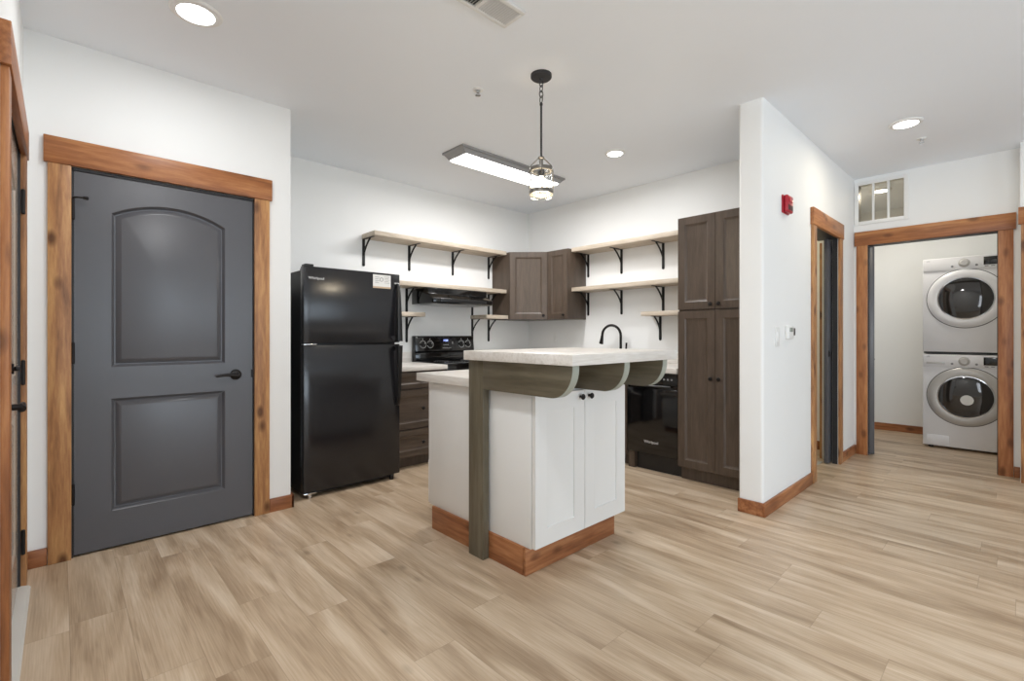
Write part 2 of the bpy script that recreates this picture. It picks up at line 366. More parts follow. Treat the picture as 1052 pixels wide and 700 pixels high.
wall('wall_hall_end', [(-3.1, -1.30, WE - .08, WE + .12, 0, CZ), (-1.30, -1.112, WE, WE + .12, 0, CZ), (-1.112, LO0, WE, WE + .12, 0, 2.268), (LO1, -.012, WE, WE + .12, 0, 2.268), (LO0, LO1, WE, WE + .12, 2.05, 2.268),
     (-1.112, -0.745, WE, WE + .12, 2.655, CZ), (-0.745, -.012, WE, WE + .12, 2.268, CZ)], 'white end wall of the hall around laundry opening')
wall('wall_right', [(-.012, 0.085, WR, WE + .12, 0, CZ), (0.085, 0.93, WR, WE + .12, 2.05, CZ), (0.93, 4.6, WR, WE + .12, 0, CZ)], 'white wall at the right edge of the photo')
W1, W2 = (0.45, 2.35), (2.92, 4.68)
wall('wall_window', [(4.6, 4.72, WF - .12, W1[0], 0, CZ), (4.6, 4.72, W1[1], W2[0], 0, CZ), (4.6, 4.72, W2[1], WR + .2, 0, CZ),
     (4.6, 4.72, W1[0], W1[1], 0, .48), (4.6, 4.72, W1[0], W1[1], 2.22, CZ), (4.6, 4.72, W2[0], W2[1], 0, .12), (4.6, 4.72, W2[0], W2[1], 2.16, CZ)], 'white window wall across the living room')
wall('wall_laundry', [(-1.52, 0.30, 7.40, 7.52, 0, CZ), (-1.52, -1.40, WE + .12, 7.40, 0, CZ), (0.18, 0.30, WE + .12, 7.40, 0, CZ)], 'white laundry room wall behind the stacked machines')
wall('wall_side_room', [(-3.1, -2.98, WB + .12, WE - .08, 0, CZ)], 'wall of the side room seen through the hall doorway')

def window(name, label, axis, fixed, a0, a1, z0, z1, muntins):
    """white framed window set in a wall; axis 'Y' runs along Y at x=fixed"""
    o = thing(name, (fixed, (a0 + a1) / 2, z0) if axis == 'Y' else ((a0 + a1) / 2, fixed, z0), label, 'window', kind=S)
    def bx(mb, p0, p1, q0, q1, d): 
        return mb.box(fixed - d, fixed + d, p0, p1, q0, q1) if axis == 'Y' else mb.box(p0, p1, fixed - d, fixed + d, q0, q1)
    f = MB(); t = .045
    bx(f, a0, a0 + t, z0, z1, .035); bx(f, a1 - t, a1, z0, z1, .035); bx(f, a0 + t, a1 - t, z0, z0 + t, .035); bx(f, a0 + t, a1 - t, z1 - t, z1, .035)
    for k in range(1, muntins + 1):
        c = a0 + (a1 - a0) * k / (muntins + 1); bx(f, c - .022, c + .022, z0 + t, z1 - t, .03)
    f.build('window_frame', M['plastic'], o)
    g = MB(); bx(g, a0 + t, a1 - t, z0 + t, z1 - t, .004); g.build('pane', M['glass'], o); return o
window('window_1', 'wide white framed window in the living room wall', 'Y', 4.66, W1[0], W1[1], .48, 2.22, 1)
window('window_2', 'tall white framed glass door to the outside', 'Y', 4.66, W2[0], W2[1], .12, 2.16, 1)
window('added_window_3', 'unseen white framed window added beside the front door', 'X', WF - .06, .35, 2.95, .6, 2.2, 2)  # unseen window put in to light surfaces facing the front wall

def casing(name, label, axis, face, out, a0, a1, ztop, over=.015, lw=.09, hh=.136, legs=('trim', 'trim')):
    """timber casing: two legs and a header on a wall face. axis = direction along the wall, out = +1/-1 outward sign"""
    def bx(p0, p1, z0, z1, th, mat, nm):
        q0, q1 = sorted((face, face + out * th)); m = MB()
        m.box(q0, q1, p0, p1, z0, z1, .003) if axis == 'Y' else m.box(p0, p1, q0, q1, z0, z1, .003)
        m.build(nm, mat, o)
    o = thing(name, (face, (a0 + a1) / 2, 0) if axis == 'Y' else ((a0 + a1) / 2, face, 0), label, 'door trim', kind=S)
    bx(a0 - lw, a0, 0, ztop, .0205, M[legs[0]]['Z'], 'side_casing')
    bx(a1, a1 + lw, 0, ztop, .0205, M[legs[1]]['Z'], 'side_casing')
    bx(a0 - lw - over, a1 + lw + over, ztop, ztop + hh, .026, M['head'][axis], 'header_casing')
    return o
casing('trim_1', 'amber timber casing around the large charcoal door', 'Y', WL, 1, .040, .912, 2.057)
casing('trim_2', 'timber casing of the front door at left photo edge', 'X', WF, 1, DF0, DF1, 2.010, legs=('trim', 'head'))  # near leg in darker header wood, its shade put into the colour
casing('trim_3', 'timber casing of the hall doorway in the partition', 'Y', WP, 1, HD0, HD1, 2.045)
casing('trim_4', 'timber casing around the laundry opening', 'X', WE, -1, LO0, LO1, 2.045, legs=('head', 'base'))
casing('trim_5', 'timber casing cut off at the right photo edge', 'X', WR, -1, .082, .930, 2.05)

def baseboard(name, label, boxes):
    m = MB()
    for ax, q in boxes: m.box(*q, .003)
    return tag(m.build(name, M['base'][boxes[0][0]]), label, 'baseboard', kind=S)
BH = .088; t = .017
baseboard('baseboard_left', 'short stained baseboard between charcoal door and refrigerator', [('Y', (WL, WL + t, 1.004, 1.157, 0, BH)), ('Y', (WL - .08, WL + t, 1.1405, 1.157, 0, BH))])
baseboard('baseboard_corner', 'short stained baseboard between charcoal door and front door', [('Y', (WL, WL + t, WF + .0, -.052, 0, BH))])
baseboard('baseboard_front', 'stub of stained baseboard beside the front door casing', [('X', (WL + t, DF0 - .092, WF, WF + t, 0, BH))])
baseboard('baseboard_partition', 'stained baseboard wrapping the end of the partition', [('Y', (WP, WP + t, 3.30 - t, HD0 - .092, 0, BH)), ('Y', (-1.30, WP, 3.30 - t, 3.30, 0, BH))])
baseboard('baseboard_hall', 'stained baseboard stub in the hall corner by doorway', [('Y', (WP, WP + t, HD1 + .092, WE - t, 0, BH)), ('Y', (WP, LO0 - .092, WE - t, WE, 0, BH))])
baseboard('baseboard_hall_right', 'stained baseboard stub right of the laundry opening', [('X', (LO1 + .092, -.012, WE - t, WE, 0, BH))])
baseboard('baseboard_laundry', 'stained baseboard on the laundry back wall', [('X', (-1.40, .18, 7.40 - t, 7.40, 0, BH))])
baseboard('baseboard_side_room', 'stained baseboard glimpsed through the hall doorway', [('X', (-2.98, -1.30, WE - .08 - t, WE - .08, 0, BH))])
baseboard('baseboard_right', 'stained baseboard along the living room wall', [('X', (1.03, 4.6, WR - t, WR, 0, BH))])

# ------------------------------------------------------------------ doors
RAISED = [(.004, -.004), (.013, -.019), (.019, -.020), (.024, -.017), (.042, -.004), (.046, -.003)]
def lever(root, p, N, U, name='lever_handle'):
    """round rose and curved lever: p on the door face, N outward, U the way the lever points"""
    p, N, U = V3(p), V3(N), V3(U)
    h = MB().lathe(p, N, [(.032, 0), (.033, .004), (.030, .009), (.022, .012)], 28).cyl(p + N * .01, p + N * .05, .011)
    path = [p + N * .048 + U * u + Z * (.006 * math.sin(u / .115 * PI) - .004) for u in [-.008 + .0125 * k for k in range(11)]]
    h.tube(path, [.0125, .0125, .0115, .0105, .0095, .009, .0085, .008, .0075, .007, .005], 12)
    return h.build(name, M['black_metal'], root)
def hinge(root, p, N, U, l=.1):
    p, N, U = V3(p), V3(N), V3(U); m = MB()
    m.cyl(p + N * .006 - Z * l / 2, p + N * .006 + Z * l / 2, .0075, n=14)
    for zz in (-1, 1): m.lathe(p + N * .006 + Z * zz * l / 2, Z * zz, [(.0075, 0), (.008, .003), (.004, .008)], 14)
    for s in (-1, 1):
        a, c = p + U * s * .002, p + U * s * .007
        m.box(min(a.x, c.x) - abs(N.x) * .001, max(a.x, c.x) + abs(N.x) * .002, min(a.y, c.y) - abs(N.y) * .001, max(a.y, c.y) + abs(N.y) * .002, p.z - l / 2, p.z + l / 2)
    return m.build('hinge', M['black_metal'], root)

# charcoal two-panel door
d1 = thing('door_1', (WL, .477, 0), 'closed charcoal two panel door with arched upper panel', 'door', kind=S)
xs = WL - .004
MB().panel((xs, .049, .012), Y, X, .856, 2.026, .04, [(.152, .700, .985, 1.828, .078), (.152, .700, .196, .812, 0)], RAISED).build('door_slab', M['door'], d1)
MB().box(WL - .119, WL - .050, .046, .908, 0, 2.041).build('light_stop', M['jamb'], d1)  # unseen black box added behind the slab to stop light leaking
MB().box(WL - .12, WL - .003, DA0, .046, 0, 2.052).box(WL - .12, WL - .003, .908, DA1, 0, 2.052).box(WL - .12, WL - .003, DA0, DA1, 2.0415, 2.056).build('jamb', M['jamb'], d1)
lever(d1, (xs, .808, .922), X, -Y)
for z in (1.835, 1.078, .335): hinge(d1, (WL + .002, .046, z), X, Y)
k = MB().tube([(WL + .010, .046, 1.893), (WL + .035, .062, 1.893), (WL + .062, .092, 1.888)], .0045, 10).cyl((WL + .060, .089, 1.889), (WL + .070, .101, 1.886), .009)
k.build('hinge_pin_door_stop', M['black_metal'], d1)
MB().box(WL - .012, WL - .002, .895, .9075, .90, .95).build('latch_plate', M['black_metal'], d1)

# front door, seen at a grazing angle on the left
d2 = thing('door_2', (-2.7, WF, 0), 'front door seen edge on at the left photo edge', 'door', kind=S)
ys = WF - .008
MB().panel((DF1 - .006, ys, .016), -X, Y, .908, 2.010, .042, [(.15, .758, .98, 1.79, .08), (.15, .758, .196, .81, 0)], RAISED).build('door_slab', M['front_door'], d2)
MB().box(DF0 + .005, DF1 - .005, WF - .119, WF - .055, 0, 2.029).build('light_stop', M['jamb'], d2)
MB().box(DF0, DF0 + .005, WF - .12, WF + .001, 0, 2.03).box(DF1 - .005, DF1, WF - .12, WF + .001, 0, 2.03).box(DF0, DF1, WF - .12, WF - .004, 2.029, 2.034).build('jamb', M['jamb'], d2)
lever(d2, (-2.325, ys, .930), Y, -X)
db = MB().box(-2.36, -2.29, ys, ys + .012, 1.005, 1.165, .006).cyl((-2.325, ys + .01, 1.06), (-2.325, ys + .03, 1.06), .018); db.box(-2.345, -2.305, ys + .03, ys + .045, 1.052, 1.068, .004)
db.build('deadbolt', M['black_metal'], d2)
for z in (1.79, 1.0, .215): hinge(d2, (DF0 + .002, WF + .004, z), Y, X, .1)
MB().lathe((-2.64, ys, 1.52), Y, [(.009, 0), (.009, .004), (.005, .006)], 16).build('peephole', M['black_metal'], d2)
th = MB().prism([(DF1 + .09, WF - .10, 0), (DF1 + .09, WF + .035, 0), (DF1 + .09, WF + .028, .010), (DF1 + .09, WF, .014), (DF1 + .09, WF - .10, .014)], (DF0 - DF1 - .09, 0, 0))
tag(th.build('threshold', M['threshold']), 'pale metal threshold under the front door', 'threshold')

# pocket door standing part way out in the hall doorway
d3 = thing('door_3', (-1.22, 5.2, 0), 'dark sliding door standing mostly open in hall doorway', 'door', kind=S)
MB().box(-1.235, -1.203, 5.045, 5.66, .01, 2.04, .002).build('door_slab', M['door'], d3)
MB().lathe((-1.203, 5.08, 1.00), X, [(.030, 0), (.030, .004), (.020, .005), (.018, .002)], 24).build('finger_pull', M['black_metal'], d3)
j = MB().box(-1.187, WP - .002, HD1 - .006, HD1 - .0005, 0, 2.045).box(-1.30, WP - .002, HD0 + .0005, HD0 + .006, 0, 2.045).box(-1.30, WP - .002, HD0, HD1, 2.045, 2.0495)
j.build('jamb', M['jamb'], d3)
MB().box(-1.322, -1.301, 5.26, 5.35, 0, 2.045).build('inner_casing', M['trim']['Z'], d3)
tag(MB().box(-1.30, -1.262, HD0 + .01, HD1 - .01, 0, .006, .002).build('threshold', M['threshold']), 'thin pale floor strip across the hall doorway', 'threshold')

# laundry door, swung into the laundry and seen on its edge
d4 = thing('door_4', (LO0 + .01, WE + .03, 0), 'charcoal laundry door swung open and seen edge on', 'door', kind=S)
A = V3((LO0 + .004, WE + .015, .012)); dv = V3((-.20, .78, 0)).normalized(); nv = V3((dv.y, -dv.x, 0))
MB().prism([A, A + nv * .045, A + nv * .045 + dv * .80, A + dv * .80], (0, 0, 2.02), .002).build('door_slab', M['door'], d4)
lever(d4, A + nv * .045 + dv * .73 + Z * .90, nv, -dv)
MB().box(LO0 + .0005, LO0 + .006, WE, WE + .012, 0, 2.045).box(LO1 - .006, LO1 - .0005, WE, WE + .118, 0, 2.045).box(LO0, LO1, WE, WE + .118, 2.043, 2.0495).build('jamb', M['jamb'], d4)
# door on the right wall
d5 = thing('door_5', (.5, WR, 0), 'charcoal door on the wall at the right', 'door', kind=S)
MB().panel((.088, WR + .004, .012), X, -Y, .838, 2.03, .04, [(.15, .688, .985, 1.80, .078), (.15, .688, .196, .81, 0)], RAISED).build('door_slab', M['door'], d5)
MB().box(.085, .93, WR + .05, WR + .16, 0, 2.05).build('light_stop', M['jamb'], d5)
lever(d5, (.86, WR + .004, .92), -Y, -X)

# transom over the laundry opening
tw = thing('window_4', (-.93, WE, 2.268), 'white three pane transom high on the hall end wall', 'window', kind=S)
f = MB(); x0, x1, z0, z1 = -1.140, -.722, 2.250, 2.672; fw = .034
f.box(x0, x0 + fw, WE - .014, WE - .0005, z0, z1, .003).box(x1 - fw, x1, WE - .014, WE - .0005, z0, z1, .003).box(x0 + fw, x1 - fw, WE - .014, WE - .0005, z0, z0 + fw, .003).box(x0 + fw, x1 - fw, WE - .014, WE - .0005, z1 - fw, z1, .003)
for k in (1, 2):
    c = x0 + fw + (x1 - x0 - 2 * fw) * k / 3; f.box(c - .008, c + .008, WE - .012, WE + .02, z0 + fw, z1 - fw, .002)
f.build('window_frame', M['plastic'], tw)
MB().box(-1.1115, -1.1105, WE + .001, WE + .119, 2.269, 2.654).build('reveal_shade', M['grey_mark'], tw)  # thin grey lining paints the shade on the recess side
MB().box(-1.110, -.747, WE + .03, WE + .036, 2.27, 2.653).build('pane', M['smoked'], tw)

# ------------------------------------------------------------------ cabinets and kitchen
CAB = [(.003, -.002), (.017, -.011), (.021, -.0115)]
SHAKER = [(.001, -.006), (.003, -.0065)]
def knob(root, p, N, mat='black_metal', s=1.0):
    return MB().lathe(p, N, [(.007 * s, 0), (.006 * s, .010), (.009 * s, .013), (.015 * s, .018), (.016 * s, .022), (.012 * s, .027), (.004 * s, .029)], 20).build('knob', M[mat], root)
def cab_door(root, o, U, N, wd, ht, mat, rail=.062, prof=CAB, th=.02, name='door', kn=None):
    d = MB().panel(o, U, N, wd, ht, th, [(rail, wd - rail, rail, ht - rail, 0)], prof).build(name, mat, root)
    if kn is not None:
        knob(d, V3(o) + V3(U).normalized() * kn[0] + Z * kn[1], N)
    return d
cz = M['cab']['Z']
# drawer base between refrigerator and range
o = thing('base_cabinet', (-4.0, 2.33, 0), 'taupe three drawer base cabinet beside the refrigerator', 'cabinet')
MB().box(WK + .004, -3.692, 2.045, 2.612, .10, .852).box(WK + .004, -3.755, 2.05, 2.61, 0, .10).build('carcass', cz, o)
for z0, z1 in ((.705, .842), (.352, .690), (.108, .338)):
    cab_door(o, (-3.670, 2.050, z0), Y, X, .556, z1 - z0, M['cab']['Y'], rail=.036 if z1 - z0 < .2 else .05, name='drawer_front', kn=(.302, (z1 - z0) / 2))
# corner and back-wall base cabinets
o = thing('base_cabinet', (-4.0, 3.7, 0), 'taupe corner base cabinet between range and sink', 'cabinet')
MB().prism([(WK + .004, 3.392, .10), (-3.692, 3.392, .10), (-3.692, 3.70, .10), (-3.40, 3.70, .10), (-3.40, WB - .004, .10), (WK + .004, WB - .004, .10)], (0, 0, .75)).box(WK + .004, -3.755, 3.40, WB - .004, 0, .10).build('carcass', cz, o)
cab_door(o, (-3.670, 3.396, .115), Y, X, .296, .728, cz, kn=(.05, .68))
cab_door(o, (-3.685, 3.678, .115), X, -Y, .282, .728, cz, kn=(.23, .68))
o = thing('base_cabinet', (-2.9, 4.0, 0), 'taupe sink base cabinet under the faucet', 'cabinet')
MB().box(-3.396, -2.414, 3.70, WB - .004, .10, .70).box(-3.396, -2.414, 3.70, 3.72, .70, .852).box(-3.396, -3.376, 3.72, WB - .004, .70, .852).box(-2.434, -2.414, 3.72, WB - .004, .70, .852).box(-3.39, -2.416, 3.765, WB - .004, 0, .10).box(-2.4135, -2.352, 3.70, WB - .004, 0, .148).build('carcass', cz, o)
cab_door(o, (-3.392, 3.678, .115), X, -Y, .484, .728, cz, kn=(.44, .68)); cab_door(o, (-2.902, 3.678, .115), X, -Y, .484, .728, cz, kn=(.044, .68))

# countertops along the walls, with their low splash
o = thing('countertop', (-4.0, 2.33, .855), 'short whitewashed countertop between refrigerator and range', 'countertop')
MB().box(WK + .002, -3.655, 2.035, 2.617, .855, .897, .004).build('worktop', M['counter']['Y'], o)
o = MB().box(WK + .001, WK + .02, 2.035, 2.617, .8975, 1.0, .003).build('backsplash', M['counter']['Y']); tag(o, 'short low backsplash left of the range', 'backsplash')
o = thing('countertop', (-3.1, 4.0, .855), 'long whitewashed countertop along the sink wall', 'countertop')
sx0, sx1, sy0, sy1 = -3.17, -2.55, 3.80, 4.14
MB().box(WK + .002, -3.655, 3.385, 3.645, .855, .897, .003).box(WK + .002, sx0, 3.645, WB - .002, .855, .897, .003).box(sx1, -1.925, 3.645, WB - .002, .855, .897, .003).box(sx0, sx1, 3.645, sy0, .855, .897).box(sx0, sx1, sy1, WB - .002, .855, .897).build('worktop', M['counter']['X'], o)
o = MB().box(WK + .001, WK + .02, 3.385, WB - .001, .8975, 1.0, .003).box(WK + .02, -1.925, WB - .02, WB - .001, .8975, 1.0, .003).build('backsplash', M['counter']['X']); tag(o, 'long low backsplash behind the faucet', 'backsplash')
o = thing('sink', ((sx0 + sx1) / 2, 3.97, .72), 'stainless sink set into the long countertop', 'sink')
m = MB(); rr = lambda i, z: [(sx0 + i, sy0 + i, z), (sx1 - i, sy0 + i, z), (sx1 - i, sy1 - i, z), (sx0 + i, sy1 - i, z)]
m.loft([rr(-.02, .8975), rr(-.02, .902), rr(.012, .902), rr(.03, .73), rr(.036, .725), rr(.004, .725), rr(.002, .8975)], caps=(False, False), closed=True)
m.box(sx0 + .03, sx1 - .03, sy0 + .03, sy1 - .03, .722, .728); m.build('basin', M['steel'], o)
MB().lathe(((sx0 + sx1) / 2, 3.97, .728), Z, [(.045, 0), (.045, .003), (.03, .001)], 24).build('drain', M['chrome'], o)
# faucet: gooseneck turned to the left
o = thing('faucet', (-2.84, 4.21, .897), 'black gooseneck faucet standing behind the sink', 'faucet')
m = MB().lathe((-2.84, 4.21, .897), Z, [(.03, 0), (.03, .008), (.022, .014), (.020, .11), (.016, .12)], 24)
pth = [(-2.84, 4.21, .99), (-2.84, 4.21, 1.16)] + [(-2.945 + .105 * math.cos(a), 4.21 - .03 * (1 - math.cos(a)) / 2, 1.165 + .108 * math.sin(a)) for a in [PI * k / 14 for k in range(15)]]
m.tube(pth + [(-3.052, 4.18, 1.15)], .0135, 14); m.build('spout', M['black_metal'], o)
MB().tube([(-3.051, 4.18, 1.165), (-3.055, 4.18, 1.13), (-3.062, 4.178, 1.085), (-3.064, 4.178, 1.078)], [.0145, .017, .022, .021], 16).build('spray_head', M['black_metal'], o)
MB().lathe((-2.782, 4.21, .897), Z, [(.018, 0), (.018, .006), (.013, .012), (.012, .09)], 18).tube([(-2.782, 4.21, .98), (-2.772, 4.205, 1.03), (-2.764, 4.20, 1.092)], [.012, .009, .010], 12).build('lever', M['black_metal'], o)

# corner wall cabinet with diagonal door, and the narrow one beside it
z0, z1 = 1.346, 2.115
o = thing('wall_cabinet', (-4.0, 4.05, z0), 'taupe corner wall cabinet with diagonal door', 'cabinet')
q = [(WK + .002, 3.72), (-3.995, 3.72), (-3.692, 4.022), (-3.692, WB - .002), (WK + .002, WB - .002)]
MB().prism([(x, y, z0) for x, y in q], (0, 0, z1 - z0)).build('carcass', cz, o)
p0, p1 = V3((-3.995, 3.72, 0)), V3((-3.692, 4.022, 0)); U = (p1 - p0).normalized(); Nn = V3((U.y, -U.x, 0)); ln = (p1 - p0).length
cab_door(o, p0 + U * .004 + Nn * .021 + Z * (z0 + .004), U, Nn, ln - .008, z1 - z0 - .008, cz, rail=.06, kn=(ln - .05, .042))
o = thing('wall_cabinet', (-3.53, 4.17, z0), 'narrow taupe wall cabinet right of the corner cabinet', 'cabinet')
MB().box(-3.689, -3.382, 4.022, WB - .002, z0, z1, .001).build('carcass', cz, o)
cab_door(o, (-3.672, 4.001, z0 + .004), X, -Y, .287, z1 - z0 - .008, cz, rail=.058, kn=(.245, .042))

# tall pantry cabinet
o = thing('pantry_cabinet', (-1.61, 4.0, 0), 'tall taupe four door pantry cabinet against the partition', 'cabinet')
px0, px1, pf = -1.918, -1.304, 3.672
MB().box(px0, px1, pf, WB - .002, .10, 2.118, .001).box(px0 + .002, px1 - .002, 3.712, WB - .002, 0, .10).build('carcass', cz, o)
wd = (px1 - px0) / 2 - .004
for zz0, zz1, kz in ((.112, 1.362, .722), (1.376, 2.115, .036)):
    cab_door(o, (px0 + .002, 3.651, zz0), X, -Y, wd, zz1 - zz0, cz, rail=.058, kn=(wd - .030, kz))
    cab_door(o, (px0 + wd + .006, 3.651, zz0), X, -Y, wd, zz1 - zz0, cz, rail=.058, kn=(.030, kz))

# dishwasher
o = thing('dishwasher', (-2.17, 4.0, 0), 'slim black dishwasher left of the pantry cabinet', 'dishwasher')
MB().box(-2.406, -1.926, 3.70, WB - .01, .152, .850).box(-2.345, -1.926, 3.735, 3.75, 0, .15).build('tub', M['satin_black'], o)
MB().box(-2.408, -1.93, 3.672, 3.70, .155, .715, .004).build('door', M['gloss_black'], o)
m = MB().box(-2.408, -1.93, 3.668, 3.70, .745, .850, .004); m.box(-2.408, -1.93, 3.685, 3.70, .715, .745).build('control_panel', M['gloss_black'], o)
MB().tube([(-2.37 + .038 * k, 3.662 - .016 * math.sin(PI * k / 10), .738) for k in range(11)], .010, 10).build('handle', M['satin_black'], o)
MB().text('Whirlpool', .032, (-2.172, 3.6715, .255), X, Z, .001).build('logo', M['mark'], o)
m = MB()
for k in range(5): m.lathe((-2.12 + .035 * k, 3.668, .80), -Y, [(.008, 0), (.008, .002), (.006, .003)], 14)
m.build('buttons', M['grey_mark'], o)

# refrigerator
FX, FY0, FY1, FZ = -3.488, 1.255, 2.022, 1.648
o = thing('refrigerator', (-3.85, 1.64, 0), 'black top freezer refrigerator beside the charcoal door wall', 'refrigerator')
MB().box(-4.26, FX - .075, FY0 + .004, FY1 - .004, .03, FZ - .006, .006).build('cabinet', M['fridge_side'], o)
MB().box(-4.2, FX - .06, FY0 + .02, FY1 - .02, .015, .07).build('kick_grille', M['satin_black'], o)
def fdoor(nm, z0, z1):
    n = 14; lp = []
    for k in range(n + 1):
        u = FY0 + (FY1 - FY0) * k / n; bulge = .006 * (1 - (2 * k / n - 1) ** 2)
        lp.append((FX - .006 + bulge, u, z0))
    m = MB(); m.prism(lp + [(FX - .070, FY1, z0), (FX - .070, FY0, z0)], (0, 0, z1 - z0), .004); return m.build(nm, M['fridge'], o)
fz = fdoor('freezer_door', 1.112, FZ + .018); fr = fdoor('refrigerator_door', .045, 1.098)
def fhandle(root, za, zb, tip):
    """curved grip: thick and proud at the gap (za), tapering to the door at the far end (zb)"""
    lps = []; n = 16
    for k in range(n + 1):
        t = k / n; z = za + (zb - za) * t
        d = .058 * (1 - t) ** .55 + .012; wd2 = .042 * (1 - .45 * t); yc = 1.985 + .012 * t
        th = .022 * (1 - .4 * t)
        ins = FX - .004 if (t < .03 or t > .96) else FX + d - th
        lps.append([(FX + d, yc - wd2 / 2, z), (FX + d + .004, yc, z), (FX + d, yc + wd2 / 2, z), (ins, yc + wd2 / 2, z), (ins, yc - wd2 / 2, z)])
    return MB().loft(lps).build('handle', M['satin_black'], root)
fhandle(fz, 1.122, 1.590, 0); fhandle(fr, 1.088, .60, 0)
MB().box(FX - .02, FX + .006, 1.97, 2.01, 1.585, 1.596, .003).build('handle_highlight', M['mark'], fz)  # silver strip painting the highlight at the handle's top end
MB().text('Whirlpool', .027, (FX + .0015, 1.342, 1.582), Y, Z, .002).build('logo', M['mark'], fz)
st = MB().box(FX + .0008, FX + .002, 1.782, 1.936, 1.543, 1.650).build('energy_sticker', M['white_mark'], fz); st['label'] = 'white paper sticker'
MB().box(FX + .002, FX + .0024, 1.782, 1.936, 1.543, 1.556).build('sticker_band', flat('tan print', srgb(196, 170, 140), .6), st)
m = MB().ring((FX + .002, 1.855, 1.612), X, [(.012, 0), (.016, 0), (.016, .0006), (.012, .0006)], 20)
for k in range(4): m.box(FX + .002, FX + .0026, 1.800, 1.838 - .006 * (k % 2), 1.628 - .014 * k, 1.631 - .014 * k)
for k in range(5): m.box(FX + .002, FX + .0026, 1.880, 1.925 - .008 * (k % 2), 1.634 - .012 * k, 1.6365 - .012 * k)
m.build('sticker_print', M['grey_mark'], st)
MB().box(FX - .085, FX - .012, FY0 + .012, FY0 + .075, FZ + .018, FZ + .036, .006).box(FX - .14, FX - .085, FY0 + .02, FY0 + .06, FZ - .006, FZ + .012, .003).build('hinge_cover', M['satin_black'], o)
MB().box(FX - .05, FX + .004, FY0 - .004, FY0 + .09, 1.1, 1.11, .003).build('centre_hinge', M['chrome'], o)
MB().box(FX - .05, FX + .002, FY0, FY0 + .09, .030, .042, .003).cyl((FX - .03, FY0 + .05, 0), (FX - .03, FY0 + .05, .03), .016).build('foot', M['chrome'], o)
MB().cyl((FX - .03, FY1 - .06, 0), (FX - .03, FY1 - .06, .045), .018).build('foot', M['satin_black'], o)
for y in (FY0 + .08, FY1 - .08): MB().cyl((-4.18, y, 0), (-4.18, y, .03), .02).build('rear_roller', M['satin_black'], o)

# range
RY0, RY1 = 2.622, 3.380
o = thing('range', (-3.95, 3.0, 0), 'black freestanding electric range under the hood', 'range')
MB().box(WK + .01, -3.70, RY0, RY1, .04, .885).box(WK + .05, -3.76, RY0 + .03, RY1 - .03, 0, .04).build('body', M['satin_black'], o)
ct = MB().box(WK + .01, -3.655, RY0, RY1, .885, .905, .004).build('cooktop', M['gloss_black'], o)
m = MB()
for x, y, r in ((-4.05, 2.82, .075), (-4.05, 3.18, .095), (-3.82, 2.82, .105), (-3.82, 3.18, .08)):
    MB().ring((x, y, .905), Z, [(r - .003, 0), (r, 0), (r, .0006), (r - .003, .0006)], 40).build('burner_ring', M['grey_mark'], ct)

od = MB().box(-3.70, -3.665, RY0 + .004, RY1 - .004, .235, .80, .006).build('oven_door', M['gloss_black'], o)
MB().tube([(-3.665, RY0 + .06, .755), (-3.625, RY0 + .065, .755), (-3.62, RY0 + .09, .755), (-3.62, RY1 - .09, .755), (-3.625, RY1 - .065, .755), (-3.665, RY1 - .06, .755)], .012, 12).build('handle', M['satin_black'], od)
MB().box(-3.70, -3.668, RY0 + .004, RY1 - .004, .05, .225, .006).build('storage_drawer', M['gloss_black'], o)
MB().box(-3.70, -3.668, RY0 + .002, RY1 - .002, .81, .885, .004).build('front_rail', M['gloss_black'], o)
bgx = -4.215
bgd = MB().prism([(-4.285, RY0, .905), (bgx, RY0, .905), (bgx - .006, RY0, .985), (bgx - .018, RY0, .995), (bgx, RY0, 1.003), (bgx - .018, RY0, 1.150), (bgx - .03, RY0, 1.162), (-4.285, RY0, 1.162)], (0, RY1 - RY0, 0), .003).build('backguard', M['gloss_black'], o)
for y in (2.713, 2.801, 3.206, 3.296):
    kx = bgx - .008
    kb = MB().lathe((kx, y, 1.075), (1, 0, .12), [(.027, 0), (.025, .012), (.020, .016), (.019, .026), (.016, .029)], 24).box(kx + .016, kx + .034, y - .004, y + .004, 1.056, 1.098, .002).build('burner_knob', M['satin_black'], bgd)
    m = MB()
    for k in range(15):
        a = math.radians(-60 + 300 * k / 14 - 90 - 0); c, s_ = math.cos(a), math.sin(a)
        zz = 1.075 + .037 * s_; m.box(kx + .0015 - (zz - 1.075) * .12, kx + .004 - (zz - 1.075) * .12, y + .037 * c - .0034, y + .037 * c + .0034, zz - .0034, zz + .0034)
    m.build('dial_scale', M['white_mark'], kb)
    MB().box(kx + .0305, kx + .036, y - .0015, y + .0015, 1.078, 1.096).build('pointer_mark', M['white_mark'], kb)
    MB().box(kx - .006, kx - .003, y - .002, y + .002, 1.122, 1.134).build('position_mark', M['white_mark'], kb)
MB().box(bgx - .016, bgx - .011, 2.93, 3.075, 1.082, 1.140, .002).build('display', flat('display window', srgb(10, 12, 34), .08), bgd)
MB().text('12:00', .028, (bgx - .0105, 2.998, 1.113), Y, Z, .001).build('clock_digits', M['blue'], bgd)
for k in range(4): MB().box(bgx - .012, bgx - .0065, 2.968 + .018 * k, 2.980 + .018 * k, 1.066, 1.071).build('button_mark', M['white_mark'], bgd)
m = MB().box(bgx - .013, bgx - .0075, 3.085, 3.090, 1.075, 1.098); m.build('button_mark', M['white_mark'], bgd)
MB().text('Whirlpool', .026, (bgx - .004, 3.008, 1.032), Y, Z, .001).build('logo', M['mark'], bgd)

